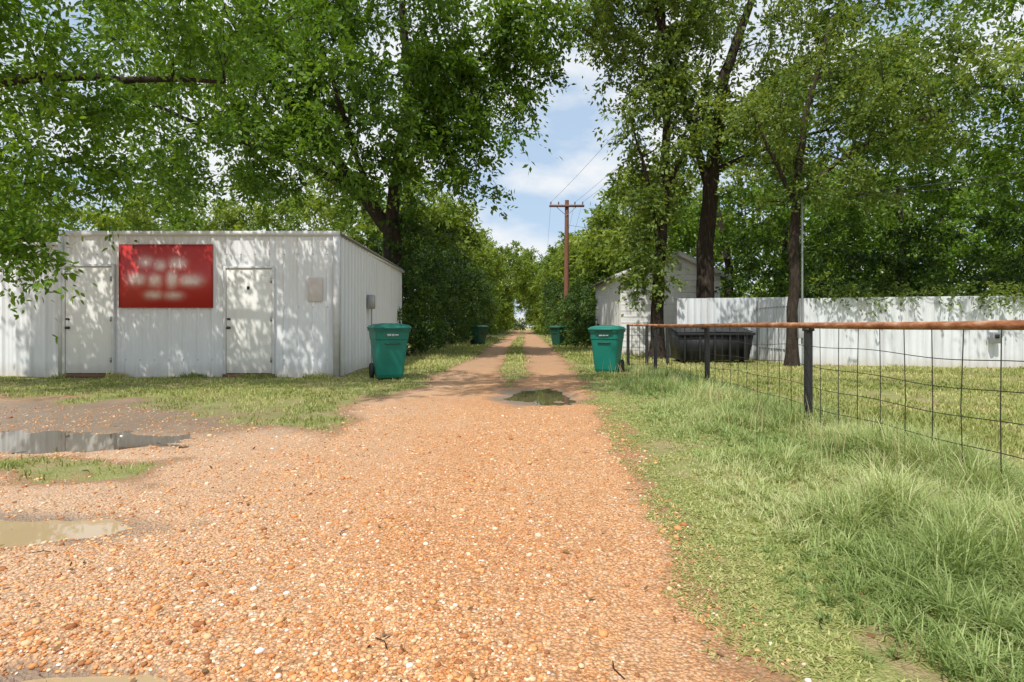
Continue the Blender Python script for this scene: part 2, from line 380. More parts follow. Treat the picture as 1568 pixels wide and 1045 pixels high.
# ------------------------------------------------------------------ leaves & trees
def leaf_mesh(name, C, R, K, Mn, size, mat, parent=None, droop=.35, hexa=False, flat=.65, base=None):
    n = len(C); d = rng.normal(size=(n, K, 3)); d[..., 2] *= flat; d /= np.linalg.norm(d, axis=-1, keepdims=True)
    t = rng.uniform(.12, 1, (n, K, Mn, 1)); R_ = np.broadcast_to(R, (n,))[:, None, None, None]
    Ld = rng.uniform(.6, 1.25, (n, K, 1, 1))
    pos = C[:, None, None]+d[:, :, None]*R_*t*Ld
    pos[..., 2:3] -= droop*R_*t**2
    pos += rng.normal(size=pos.shape)*.07*R_
    ax = d[:, :, None]+rng.normal(size=pos.shape)*.75; ax[..., 2] -= .3; ax /= np.linalg.norm(ax, axis=-1, keepdims=True)
    nm = rng.normal(size=pos.shape)*.6; nm[..., 2] += 1
    sd = np.cross(ax, nm); sd /= np.linalg.norm(sd, axis=-1, keepdims=True)+1e-9
    pos = pos.reshape(-1, 3); ax = ax.reshape(-1, 3); sd = sd.reshape(-1, 3); NL = len(pos)
    L = size*rng.uniform(.6, 1.3, (NL, 1)); W = L*.5
    up = np.cross(sd, ax)
    if hexa:
        Vv = np.stack([pos, pos+ax*L*.25+sd*W*.42, pos+ax*L*.6+sd*W*.4-up*L*.04, pos+ax*L-up*L*.12, pos+ax*L*.6-sd*W*.4-up*L*.04, pos+ax*L*.25-sd*W*.42], 1)
    else:
        Vv = np.stack([pos, pos+ax*L*.45+sd*W*.5, pos+ax*L-up*L*.1, pos+ax*L*.45-sd*W*.5], 1)
    k = Vv.shape[1]
    cb = rng.uniform(0, 1, (n, 1, 1)) if base is None else base
    r = np.clip(.5*np.broadcast_to(cb, (n, K, Mn))+.5*rng.random((n, K, Mn)), 0, 1).ravel()
    return mesh_np(name, Vv, np.arange(NL*k).reshape(-1, k), mat, {'rnd': np.repeat(r, k)}, parent=parent)

def ell(c, r, n, inner=.35, cut=None):
    d = rng.normal(size=(n, 3)); d /= np.linalg.norm(d, axis=1)[:, None]
    q = rng.uniform(inner, 1, (n, 1))**.6
    q = q*(1+.18*np.sin(d[:, :1]*5+c[0])+.12*np.sin(d[:, 2:3]*7+c[1]))
    return np.array(c)+d*q*np.array(r)

def resample(P, step=.5):
    P = np.array(P, float); out = [P[0]]
    for a, b in zip(P[:-1], P[1:]):
        k = max(1, int(np.linalg.norm(b[:3]-a[:3])/step))
        for i in range(1, k+1): out.append(a+(b-a)*i/k)
    Q = np.array(out)
    for _ in range(2): Q[1:-1] = .25*Q[:-2]+.5*Q[1:-1]+.25*Q[2:]
    Q[1:-1, :3] += rng.normal(size=Q[1:-1, :3].shape)*.02
    return Q

def tree(name, limbs, C, cR, K, Mn, size, mat, droop=.35, hexa=False):
    par = empty(name, tuple(limbs[0][0][:3]))
    off = np.array(limbs[0][0][:3]); T = []; nodes = []
    for i, l in enumerate(limbs):
        Q = resample(l, .4)
        if i == 0:
            Q[0, 3] *= 1.5; Q[1, 3] *= 1.12
        T.append((Q[:, :3]-off, Q[:, 3])); nodes.append(Q[2 if i else 6:])
    nodes = np.concatenate(nodes)
    D = np.array([np.linalg.norm(nodes[:, :3]-c, axis=1).min() for c in C]); order = np.argsort(D)
    T2 = []
    for i in order:
        c = C[i]; d = np.linalg.norm(nodes[:, :3]-c, axis=1)+.6*np.maximum(0, nodes[:, 2]-c[2])
        k = int(np.argmin(d)); p = nodes[k]; dist = np.linalg.norm(p[:3]-c)
        r0 = min(p[3]*.7, .012+.016*dist); mid = (p[:3]+c)/2+rng.normal(size=3)*.12*dist; mid[2] += .1*dist
        nseg = max(2, int(dist/.5)+1); tt = np.linspace(0, 1, nseg+1)[:, None]
        B = (1-tt)**2*p[:3]+2*tt*(1-tt)*mid+tt**2*c
        rad = r0*(1-tt[:, 0])+.006
        T2.append((B-off, rad)); nodes = np.concatenate([nodes, np.concatenate([B[1:], rad[1:, None]], 1)])
    tubes('trunk', T, BARK, par, 12); tubes('branches', T2, BARK, par, 4)
    leaf_mesh('foliage', C-off, cR, K, Mn, size, mat, par, droop, hexa)
    return par

# Tree A: big tree behind the shed corner
A = [[(-4.3, 21.4, -.1, .40), (-4.32, 21.4, 2, .36), (-4.35, 21.3, 4.2, .34), (-4.4, 21.3, 4.8, .30)],
     [(-4.4, 21.3, 4.5, .27), (-5.0, 21.2, 5.3, .25), (-5.9, 21, 6.5, .2), (-7.4, 20.5, 8.4, .15), (-9, 20, 10.5, .09), (-10, 19.5, 12.5, .05)],
     [(-4.4, 21.3, 4.6, .25), (-4.1, 21.2, 6.8, .22), (-3.7, 21, 9.5, .17), (-3.9, 20.5, 13, .1), (-4, 20, 15.5, .05)],
     [(-4.2, 21.2, 6.2, .14), (-2.8, 20.6, 8.2, .12), (-1.2, 20.2, 10.2, .08), (.8, 19.6, 11.6, .04)],
     [(-5.2, 21.1, 5.6, .16), (-7.2, 20.4, 6.7, .13), (-9.6, 19.5, 7.4, .09), (-11.6, 19, 8.2, .05)],
     [(-4.9, 21.2, 5.2, .1), (-5.4, 19.5, 7.4, .08), (-5.6, 17.5, 9.2, .05)]]
C = np.concatenate([ell((-4.9, 20, 11.0), (5.0, 4.6, 4.6), 180), ell((-9.5, 19.5, 9.6), (5.4, 4, 3.6), 110), ell((-1.2, 20, 9.6), (2.1, 2.4, 2.6), 44),
                    ell((-2.2, 19.6, 6.9), (2.2, 2.2, 1.5), 28), ell((-9, 19, 6.7), (4.0, 3, 1.2), 34), ell((.6, 20, 11.3), (2.1, 2.4, 1.4), 30)])
tree('pecan_tree', A, C, rng.uniform(.7, 1.15, len(C)), 13, 14, .20, LEAF_A, .5)

# Tree B: near tree left, overhanging
Bl = [[(-12.2, 9.0, -.1, .4), (-12.1, 9, 2.5, .34), (-11.8, 9, 4.2, .3)],
      [(-11.9, 9, 3.8, .17), (-10, 9.6, 4.9, .12), (-7.5, 10, 5.3, .07), (-4.9, 10, 5.2, .03)],
      [(-11.8, 9, 4.0, .2), (-9.5, 8, 6.6, .15), (-6.5, 7, 8.2, .1), (-3, 6.2, 9.2, .06), (0, 6, 9.6, .03)],
      [(-11.9, 9, 4.1, .22), (-11.5, 9, 7, .15), (-10.5, 9, 10, .06)]]
C = np.concatenate([ell((-8.2, 9.6, 5.7), (3.6, 2.2, 1.5), 88), ell((-3.0, 6.4, 9.2), (5.2, 2.6, 1.0), 66), ell((-1.2, 6.6, 8.9), (2.6, 1.6, .8), 22), ell((-9, 6.6, 8.6), (4, 3, 1.6), 30),
                    ell((-8.0, 9.6, 4.0), (1.9, 1.4, .9), 30), ell((-7.7, 9, 2.5), (.6, .5, .45), 9), ell((-4.9, 9.8, 6.1), (2.2, 1.5, .6), 16), ell((-13, 9, 7), (4, 4, 3), 16)])
tree('elm_tree', Bl, C, rng.uniform(.5, .9, len(C)), 13, 14, .11, LEAF_B, .55, True)

# Tree C: slim tree by the bin, right
Cc = [[(4.7, 19, -.1, .24), (4.72, 19, 2, .2), (4.8, 19, 3.6, .18), (5.0, 19, 6.2, .15), (5.0, 19, 9, .1), (4.8, 19, 12.5, .05)],
      [(4.75, 19, 3.2, .1), (4.5, 18.7, 5, .07), (3.9, 18.4, 6.8, .04)],
      [(4.95, 19, 5.5, .09), (5.8, 18.8, 7.2, .06), (6.3, 18.6, 9.5, .03)]]
C = np.concatenate([ell((4.8, 18.8, 7.0), (1.5, 1.6, 3.1), 58), ell((4.3, 19, 11.0), (1.9, 2.0, 2.0), 38), ell((3.0, 19, 10.8), (1.2, 1.6, 1.0), 14), ell((4.2, 18.6, 2.9), (.75, .7, .9), 12)])
tree('elm_tree', Cc, C, rng.uniform(.5, .85, len(C)), 12, 13, .17, LEAF_R, .6)
# Tree D: large trunk in front of the house
Dd = [[(6.5, 19.9, -.1, .34), (6.5, 19.9, 2, .3), (6.6, 19.9, 4.5, .27), (6.75, 19.8, 6.5, .23), (7.1, 19.7, 9.5, .18), (8.2, 19.4, 12.5, .1), (9, 19, 15, .05)],
      [(6.65, 19.8, 5.6, .15), (5.8, 19.5, 8.2, .11), (4.6, 19, 11.5, .07), (3.8, 18.6, 13.5, .04)],
      [(6.8, 19.8, 7, .14), (8.6, 19, 9, .1), (11, 18.2, 10.5, .05)],
      [(6.7, 19.8, 6.2, .1), (8.4, 19.5, 7, .08), (10.2, 19, 7.4, .04)]]
C = np.concatenate([ell((8.0, 19.4, 11.3), (4.8, 3.8, 3.8), 140), ell((9.5, 18.8, 8.2), (3.4, 3, 1.8), 40), ell((4.0, 18.8, 12.6), (2.4, 2.2, 1.5), 24)])
tree('hackberry_tree', Dd, C, rng.uniform(.65, 1.05, len(C)), 12, 14, .18, LEAF_R, .5)
# Tree E: thin trunk with the service mast
Ee = [[(7.28, 15.3, -.1, .15), (7.3, 15.3, 1.5, .135), (7.35, 15.3, 3.4, .12), (7.42, 15.3, 5, .1), (7.7, 15.2, 7, .07), (8.2, 15, 9, .04)],
      [(7.4, 15.3, 4.4, .07), (8.8, 15, 5.6, .05), (10.6, 14.5, 6.4, .03)],
      [(7.4, 15.3, 4.2, .06), (6.6, 15.1, 5.6, .04), (6, 15, 6.8, .02)]]
C = np.concatenate([ell((8.0, 15, 6.8), (2.8, 2.2, 1.9), 58), ell((10.8, 14.6, 7.0), (3.0, 2.4, 1.6), 50), ell((6.6, 15, 5.2), (1.4, 1.2, .8), 10), ell((8.4, 15, 4.6), (1.6, 1.2, .6), 9)])
tree('elm_tree', Ee, C, rng.uniform(.5, .85, len(C)), 12, 13, .125, LEAF_R, .6)
# Tree F: far right, trunk off frame
Ff = [[(17, 17.5, -.1, .4), (17, 17.5, 4, .33), (16.5, 17.3, 8, .22), (16, 17, 13, .08)],
      [(17, 17.5, 4.5, .2), (14.5, 16.5, 7, .1), (12, 15.8, 8.6, .04)]]
C = np.concatenate([ell((14.6, 17, 9.2), (5.0, 4, 3.6), 110), ell((18.5, 17, 8), (4, 4, 4.5), 30), ell((13.5, 18, 6), (3, 2, 1.5), 24)])
tree('hackberry_tree', Ff, C, rng.uniform(.7, 1.1, len(C)), 12, 13, .17, LEAF_F, .5)

# foliage masses
def mass(name, E, cR, K, Mn, size, mat, trunks=(), droop=.3):
    par = empty(name)
    C = np.concatenate([ell(c, r, n, .55) for c, r, n in E]); C = C[C[:, 2] > .15]
    leaf_mesh('foliage', C, rng.uniform(cR*.7, cR*1.25, len(C)), K, Mn, size, mat, par, droop)
    if trunks: tubes('trunks', [(np.array([(x, y, -.1), (x+.1, y, h*.5), (x+rng.normal()*.4, y, h)]), np.array([r, r*.8, r*.4])) for x, y, h, r in trunks], BARK, par, 8)
    return par
E = []
for y in np.arange(21.5, 60, 2.8):
    xe = -2.2+.016*(y-21)+rng.normal()*.25; hz = 4.4+rng.random()*1.3+(y-21)*.035
    E += [((xe-1.5, y, hz*.5), (1.5, 1.9, hz*.52), 36), ((xe-2.9, y+.5, hz*.66), (2.0, 1.9, hz*.5), 18)]
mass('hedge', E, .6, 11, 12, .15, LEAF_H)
E = []
for y in np.arange(28.5, 66, 2.8):
    xe = 2.45+.02*(y-21)+rng.normal()*.2; hz = (2.5 if y < 39 else 3.6+(y-39)*.09)+rng.random()*.8
    E += [((xe+1.4, y, hz*.5), (1.3, 1.9, hz*.52), 30), ((xe+4.9, y+.5, hz*.75+.8), (2.2, 1.9, hz*.6+.6), 24)]
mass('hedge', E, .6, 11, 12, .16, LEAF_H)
E = []; tr = []
for y in np.arange(34, 112, 7):
    for sgn in (-1, 1):
        near = y < 60
        if sgn < 0: x = xl(y)-4.4+rng.normal()*.4; hz = 4.6+.05*y
        else: x = xr(y)+(5.6 if near else 4.2)+rng.normal()*.4; hz = 4.4+.05*y
        hz += rng.random()*1.2
        E += [((x, y, hz), (2.9, 3.3, 2.4+.012*y), 40)]; tr.append((x, y, hz, .22))
for y, x, z in ((78, -2.4, 8), (84, 5.4, 7.5), (92, -.5, 9), (98, 4.6, 9), (112, 1.8, 10.5), (118, -5, 10), (118, 9, 10)):
    E += [((x, y, z), (4.6, 4, 4.4), 70)]
for y in (70, 80, 90, 100, 112):
    E += [((xl(y)-2.0, y, 3), (1.6, 4, 3.2), 24), ((xr(y)+1.8, y, 3), (1.6, 4, 3.2), 24)]
for x in (-9, -4, 9, 14, 1, 5, -1):
    E += [((x+2, 150, 6), (6, 4, 6.5), 60)]
mass('distant_trees', E, 1.15, 11, 12, .36, LEAF_Y, tr)
E = []; tr = []
for x in np.arange(-42, -6, 4.2):
    y = 34+rng.random()*8; hz = 6+rng.random()*2.4
    E += [((x, y, hz), (3.4, 3, 3.2), 46), ((x+2, y-2, 3.4), (3, 2, 2.8), 26)]; tr.append((x, y, hz, .2))
mass('distant_trees', E, .95, 12, 12, .25, LEAF_Y, tr)
E = []
for x in np.arange(-62, -8, 8):
    E += [((x, 58+rng.random()*8, 8), (6, 4, 7.0), 56)]
mass('distant_trees', E, 1.7, 11, 12, .5, LEAF_A)
E = []
for x in np.arange(8.6, 28, 1.9):
    hz = 2.5+rng.random()*1.1+.06*x
    E += [((x, 18.6+.075*abs(x-14)+rng.random(), hz*.62), (1.6, 1.3, hz*.62), 30)]
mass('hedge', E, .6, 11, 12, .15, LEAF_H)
E = []; tr = []
for x in np.arange(10.5, 40, 3.6):
    y = 25+rng.random()*6; hz = 6.0+rng.random()*2.0
    E += [((x, y, hz), (3.2, 2.8, 3.2), 50), ((x+1.6, y-2.5, 4.0), (2.4, 2, 2.6), 30)]; tr.append((x, y, hz, .25))
mass('distant_trees', E, .9, 12, 12, .23, LEAF_F, tr)
E = []; tr = []
for x in np.arange(7, 56, 6):
    y = 40+rng.random()*8; hz = 6.5+rng.random()*2.5
    E += [((x+3, y, hz), (4.6, 4, 4.6), 56), ((x+1, y-3, 3), (4, 3, 3), 40)]; tr.append((x+3, y, hz, .25))
mass('distant_trees', E, 1.3, 12, 11, .38, LEAF_Y, tr)

# ------------------------------------------------------------------ ribbed wall
def ribbed(name, p0, p1, z0, z1, mat, parent, pitch=.3, rib=.028, rw=.035, minor=True, zvar=0):
    p0 = np.array(p0, float); p1 = np.array(p1, float); L = np.linalg.norm(p1-p0); d = (p1-p0)/L; nrm = np.array([d[1], -d[0]])
    prof = [(0, 0)]; u = pitch*.5
    while u < L-rw*2:
        prof += [(u-rw, 0), (u-rw*.45, rib), (u+rw*.45, rib), (u+rw, 0)]
        if minor and u+pitch < L:
            for q in (.36, .64): prof += [(u+pitch*q-.012, 0), (u+pitch*q, .005), (u+pitch*q+.012, 0)]
        u += pitch
    prof.append((L, 0)); V_ = []; F_ = []
    for i, (u, h) in enumerate(prof):
        q = p0+d*u+nrm*h; pan = int(u/.9); dz = zvar*(math.sin(pan*12.9)*.5)
        V_ += [(q[0], q[1], z0), (q[0], q[1], z1+dz)]
    for i in range(len(prof)-1): F_.append((2*i, 2*i+2, 2*i+3, 2*i+1))
    return mesh_np(name, V_, F_, mat, parent=parent)

# ------------------------------------------------------------------ shed
S = empty('metal_shed')
YF = 12.27; XR = -3.65; XL = -9.39; YB = 20.3; HS = 3.0
ribbed('front_wall', (XL, YF), (XR, YF), -.05, HS, WHITE, S)
ribbed('side_wall', (XR, YF), (-3.82, YB), -.05, HS, WHITE, S)
ribbed('left_front_wall', (-13.5, YF+.02), (XL, YF+.02), -.05, 2.78, WHITE, S)
boxes('back_wall', [(-13.5, -3.83, YB, YB+.05, -.05, 2.9), (-13.55, -13.5, YF+.03, YB, -.05, 2.75)], WHITE, S)
boxes('roof', [(XL-.05, XR-.06, YF+.02, YB, 2.9, 2.96), (-13.5, XL-.05, YF+.05, YB, 2.70, 2.75)], TRIM, S)
boxes('fascia_trim', [(XL-.03, XR+.06, YF-.05, YF-.036, HS-.07, HS+.035), (XR+.045, XR+.06, YF-.036, YF+.02, HS-.07, HS+.035),
                      (-13.5, XL-.03, YF-.035, YF-.02, 2.71, 2.8)], TRIM, S)
tubes('side_eave_trim', [(np.array([(XR+.04, YF, HS), (-3.78, YB, HS)]), .035)], simple('eave_dark', (.2, .2, .19), .6), S, 4)
boxes('corner_trim', [(XR-.07, XR+.045, YF-.052, YF-.04, -.03, HS-.075), (XR+.035, XR+.047, YF-.04, YF+.07, -.03, HS-.075), (XL-.05, XL+.04, YF-.05, YF-.036, -.03, HS-.075)], TRIM, S)
sx = YF/900
def PX(px): return (px-784)*sx
def PZ(py): return 1.05-(py-500)*sx
boxes('screw_rows', [(x-.009, x+.009, YF-.034, YF-.027, z-.009, z+.009) for z in (.35, 1.45, 2.55) for x in np.arange(XL+.15, XR-.1, .3)
                     if not (PX(98) < x < PX(179) and z < 2.4) and not (PX(343) < x < PX(423) and z < 2.4)], STEEL, S)
def door(x0, x1, zt, k):
    f = .05; d = empty('door'); d.parent = S
    boxes('frame', [(x0-f, x0, YF-.075, YF+.01, .0, zt+f), (x1, x1+f, YF-.075, YF+.01, .0, zt+f), (x0, x1, YF-.075, YF+.01, zt, zt+f)], TRIM, d, .006)
    boxes('leaf', [(x0+.008, x1-.008, YF-.055, YF-.03, .075, zt-.01)], DOORM, d, .004)
    boxes('gap', [(x0, x1, YF-.028, YF-.022, .03, zt)], DARK, d)
    boxes('threshold', [(x0-.05, x1+.05, YF-.11, YF-.02, -.02, .06)], simple('wood_sill', (.22, .12, .07), .9), d)
    hx = x0+.07
    V_, F_ = lathe([(0, 0), (.03, 0), (.03, .012), (.012, .016), (.012, .045), (.03, .055), (.032, .075), (.02, .09), (0, .092)], 16)
    for hz, s_ in ((1.02, 1), (1.2, .8)):
        mesh_np('knob', np.stack([V_[:, 0]*s_+hx, -V_[:, 2]*s_+YF-.055, V_[:, 1]*s_+hz], -1), F_, simple('brass_dark', (.1, .085, .06), .35, .8), smooth=True, parent=d)
    boxes('hinge', [(x1-.02, x1+.012, YF-.085, YF-.076, z, z+.1) for z in (.3, 1.15, zt-.3)], STEEL, d)
    return d
door(PX(103), PX(174), PZ(409), 0); door(PX(348), PX(418), PZ(412), 1)
boxes('door_plate', [(PX(380), PX(384), YF-.062, YF-.056, PZ(444), PZ(439))], DARK, S)
m = M('red_sign_face'); o = m.obj(); sp = m.n('ShaderNodeSeparateXYZ', Vector=o)
def blob(cx_, cz_, rx_, rz_, k_):
    a = m.math('DIVIDE', m.math('SUBTRACT', sp.outputs['X'], cx_), rx_); b_ = m.math('DIVIDE', m.math('SUBTRACT', sp.outputs['Z'], cz_), rz_)
    a = m.math('POWER', m.math('ABSOLUTE', a), 2.4); b_ = m.math('POWER', m.math('ABSOLUTE', b_), 2.0)
    g_ = m.math('EXPONENT', m.math('MULTIPLY', m.math('ADD', a, b_), -1.0))
    return m.math('MULTIPLY', g_, k_)
tot = None
for (px_, py_, w_, h_, k_) in ((226, 402, 11, 8, .85), (248, 407, 10, 8, .9), (274, 404, 13, 8, 1.05), (212, 428, 13, 8, 1.2), (240, 430, 10, 9, 1.05), (266, 428, 8, 12, 1.25), (294, 430, 17, 8, 1.15), (238, 452, 13, 6, 1.05), (268, 453, 14, 6, .95)):
    bb = blob(PX(px_), PZ(py_), w_*sx, h_*sx, k_)
    tot = bb if tot is None else m.math('MAXIMUM', tot, bb)
ft = m.math('MINIMUM', m.math('MULTIPLY', tot, m.math('ADD', m.noise(9, o, 2), .42)), 1.0)
m.principled(m.mix(ft, (.52, .035, .03), (.88, .70, .66)), .45); SIGNM = m.m
sg = empty('red_sign', (0, 0, 0))
boxes('panel', [(PX(186), PX(327), YF-.065, YF-.05, PZ(471), PZ(376))], SIGNM, sg)
e_ = .012; x0, x1, z0, z1 = PX(186), PX(327), PZ(471), PZ(376)
boxes('frame', [(x0-e_, x0, YF-.07, YF-.03, z0-e_, z1+e_), (x1, x1+e_, YF-.07, YF-.03, z0-e_, z1+e_), (x0, x1, YF-.07, YF-.03, z1, z1+e_), (x0, x1, YF-.07, YF-.03, z0-e_, z0)], simple('sign_edge', (.4, .04, .03), .5), sg)
nt = empty('notice_board'); boxes('panel', [(PX(472), PX(495), YF-.05, YF-.034, PZ(462), PZ(426))], simple('notice', (.66, .60, .57), .6), nt, .004)
eb = empty('electrical_box')
boxes('box', [(-3.68+.0, -3.55, 14.9, 15.25, 1.5, 1.85)], STEEL, eb, .01); boxes('cover', [(-3.549, -3.54, 14.93, 15.22, 1.53, 1.82)], simple('cover', (.5, .5, .48), .5), eb)
tubes('conduit', [(np.array([(-3.6, 15.07, 0), (-3.6, 15.07, 1.5)]), .018)], STEEL, eb)

# ------------------------------------------------------------------ house
Hh = empty('white_house'); hx0, hx1, hy0, hy1, he, hp = 3.97, 7.62, 21.5, 27.9, 2.95, 3.72
ribbed('alley_wall', (hx0, hy1), (hx0, hy0), -.1, he, HOUSEW, Hh, .4, .012, .02, False)
hm = (hx0+hx1)/2+.25
mesh_np('gable_wall', [(hx0, hy0, -.1), (hx1, hy0, -.1), (hx1, hy0, he), (hm, hy0, hp-.02), (hx0, hy0, he)], [(0, 1, 2, 3, 4)], HOUSEW, parent=Hh)
mesh_np('rear_gable', [(hx0, hy1, -.1), (hx1, hy1, -.1), (hx1, hy1, he), (hm, hy1, hp-.02), (hx0, hy1, he)], [(4, 3, 2, 1, 0)], HOUSEW, parent=Hh)
boxes('yard_wall', [(hx1-.03, hx1, hy0+.01, hy1-.01, -.1, he)], HOUSEW, Hh)
def roofpl(xa, za, xb, zb, n):
    t = .07; V_ = [(xa, hy0-.25, za), (xb, hy0-.25, zb), (xb, hy1+.25, zb), (xa, hy1+.25, za)]; V_ = V_+[(a, b_, c+t) for a, b_, c in V_]
    return mesh_np(n, V_, [(0, 3, 2, 1), (4, 5, 6, 7), (0, 1, 5, 4), (1, 2, 6, 5), (2, 3, 7, 6), (3, 0, 4, 7)], ROOFM, parent=Hh)
roofpl(hx0-.25, he-.08, hm, hp, 'roof_left'); roofpl(hm+.001, hp, hx1+.3, he-.14, 'roof_right')
def bar(n, xa, za, xb, zb): 
    V_ = [(xa, hy0-.28, za-.12), (xb, hy0-.28, zb-.12), (xb, hy0-.28, zb+.06), (xa, hy0-.28, za+.06)]; V_ = V_+[(a, b_+.028, c) for a, b_, c in V_]
    return mesh_np(n, V_, [(0, 1, 2, 3), (7, 6, 5, 4), (3, 2, 6, 7), (1, 0, 4, 5), (0, 3, 7, 4), (2, 1, 5, 6)], TRIM, parent=Hh)
bar('bargeboard_left', hx0-.25, he-.08, hm, hp); bar('bargeboard_right', hm+.001, hp, hx1+.3, he-.14)
boxes('siding_laps', [(hx0+.02, hx1-.02, hy0-.012, hy0-.002, z, z+.02) for z in np.arange(.3, he, .22)], HOUSEW, Hh)
boxes('vent', [(hm-.15, hm+.15, hy0-.03, hy0-.013, 3.1, 3.35)]+[(hm-.13, hm+.13, hy0-.036, hy0-.031, 3.12+.045*i, 3.14+.045*i) for i in range(5)], TRIM, Hh)

# ------------------------------------------------------------------ corrugated fences
def mfence(p0, p1, h, n):
    f = empty('corrugated_metal_fence')
    ribbed('panels', p0, p1, -.05, h, FENCEM, f, .2, .02, .03, False, .05)
    p0 = np.array(p0); p1 = np.array(p1); k = int(np.linalg.norm(p1-p0)/2.4)
    tubes('posts', [(np.array([(*(p0+(p1-p0)*i/k+np.array([0, .06])), -.1), (*(p0+(p1-p0)*i/k+np.array([0, .06])), h)]), .03) for i in range(k+1)], STEEL, f)
    tubes('rails', [(np.array([(p0[0], p0[1]+.04, z), (p1[0], p1[1]+.04, z)]), .02) for z in (.4, h-.25)], STEEL, f)
mfence((5.2, 18.5), (8.55, 18.2), 1.93, 0)
mfence((7.62, 15.75), (22, 13.2), 1.8, 1)
mfence((7.62, 18.2), (7.6, 15.8), 1.85, 2)
mb = empty('meter_box'); boxes('box', [(12.05, 12.25, 14.72, 14.84, .62, .9)], STEEL, mb, .01); boxes('dial', [(12.1, 12.2, 14.70, 14.718, .75, .85)], DARK, mb)
E = [((x, 15.9-(x-7.6)*.177, 1.95), (.7, .35, .3), 8) for x in np.arange(8.6, 21, 1.1)]
mass('vine', E, .38, 8, 9, .11, LEAF_R, droop=.8)

sm = empty('service_mast'); tubes('mast', [(np.array([(7.48, 15.15, .6), (7.48, 15.15, 4.3)]), .028)], STEEL, sm, 8)
boxes('meter', [(7.33, 7.55, 15.0, 15.1, .75, 1.1)], simple('meter_grey', (.4, .41, .42), .5), sm, .01)
V_, F_ = lathe([(.0, .12), (.05, .1), (.07, .05), (.07, 0), (.03, 0)], 14); mesh_np('weatherhead', V_+np.array([7.48, 15.15, 4.28]), F_, STEEL, smooth=True, parent=sm)

# ------------------------------------------------------------------ pipe & wire fence
pf = empty('pipe_rail_fence'); FX = 3.1
pys = [-.35, 2.9, 6.15, 9.5, 12.7, 15.7]
tubes('posts', [(np.array([(FX+(.06 if y == 9.5 else 0), y, -.2), (FX+(.05 if y == 9.5 else 0), y, 1.035)]), .042) for y in pys], BLACKP, pf, 12)
yy = np.arange(-.35, 12.8, .5)
tubes('top_rail', [(np.stack([np.full(len(yy), FX), yy, 1.06+.006*np.sin(yy)], -1), .031)], RUST, pf, 12)
boxes('clamps', [(FX-.04, FX+.04, y-.05, y+.05, 1.0, 1.03) for y in pys[:5]], BLACKP, pf)
W = []
for i, y in enumerate(np.arange(-.3, 15.7, .305)):
    xx = FX-.045+rng.normal()*.006
    W.append((np.array([(xx, y, -.02), (xx+rng.normal()*.008, y+rng.normal()*.008, .5), (xx+rng.normal()*.004, y, 1.03)]), .0036))
ya = np.arange(-.3, 15.7, .15)
for z in (.06, .24, .44, .64, .84):
    W.append((np.stack([FX-.05+.006*np.sin(ya*3+z*9), ya, z+.012*np.sin(ya*1.7+z*5)+.01*np.sin(ya*4.1)], -1), .0033))
tubes('wire_mesh', W, WIRE, pf, 5)
cf = empty('pipe_rail_fence')
tubes('posts', [(np.array([(x, 15.7, -.1), (x, 15.7, 1.1)]), .04) for x in (3.1, 3.6, 4.15)], BLACKP, cf, 10)
tubes('rail', [(np.array([(3.1, 15.7, 1.08), (7.2, 15.6, 1.08)]), .028)], RUST, cf, 8)
tubes('wire', [(np.array([(x, 15.68, 0), (x, 15.68, 1.05)]), .005) for x in np.arange(3.2, 7.2, .2)], WIRE, cf, 4)

# dumpster
dp = empty('black_dumpster'); x0, x1, y0, y1 = 4.65, 6.75, 16.4, 17.5
V_ = [(x0+.1, y0+.1, .1), (x1-.1, y0+.1, .1), (x1-.1, y1, .1), (x0+.1, y1, .1), (x0, y0, .85), (x1, y0, .85), (x1, y1, 1.0), (x0, y1, 1.0)]
bd = mesh_np('body', V_, [(0, 3, 2, 1), (0, 1, 5, 4), (1, 2, 6, 5), (2, 3, 7, 6), (3, 0, 4, 7), (4, 5, 6, 7)], BLKD, parent=dp)
boxes('ribs', [(x, x+.05, y0-.02, y0+.09, .12, .84) for x in np.arange(x0+.15, x1-.1, .42)]+[(x0-.03, x1+.03, y0-.05, y0+.01, .8, .87)], BLKD, dp, .006)
mesh_np('lids', [(x0-.03, y0-.06, .88), (5.69, y0-.06, .9), (5.69, y1, 1.06), (x0-.03, y1, 1.05), (5.71, y0-.06, .9), (x1+.03, y0-.06, .88), (x1+.03, y1, 1.05), (5.71, y1, 1.06)], [(0, 1, 2, 3), (4, 5, 6, 7)], BLKD, parent=dp)
boxes('feet', [(x, x+.1, y, y+.1, -.03, .1) for x in (x0+.2, x1-.3) for y in (y0+.2, y1-.2)], RUB, dp)

# ------------------------------------------------------------------ bins
def prism(sections):
    V_ = []; n = 16
    for z, hx, ya, yb_, r in sections:
        for (cx_, cy_, a0) in ((hx-r, yb_-r, 0), (-hx+r, yb_-r, 90), (-hx+r, ya+r, 180), (hx-r, ya+r, 270)):
            for k in range(4):
                a = math.radians(a0+30*k); V_.append((cx_+r*math.cos(a), cy_+r*math.sin(a), z))
    F_ = [(i*n+j, i*n+(j+1) % n, (i+1)*n+(j+1) % n, (i+1)*n+j) for i in range(len(sections)-1) for j in range(n)]
    return V_, F_, n
def cap(name, sections, mat, parent):
    V_, F_, n = prism(sections); me = bpy.data.meshes.new(name); b_ = len(V_)-n
    me.from_pydata(V_, [], F_+[tuple(range(n))[::-1], tuple(range(b_, b_+n))]); me.materials.append(mat)
    o_ = bpy.data.objects.new(name, me); COL.objects.link(o_); o_.parent = parent; return o_
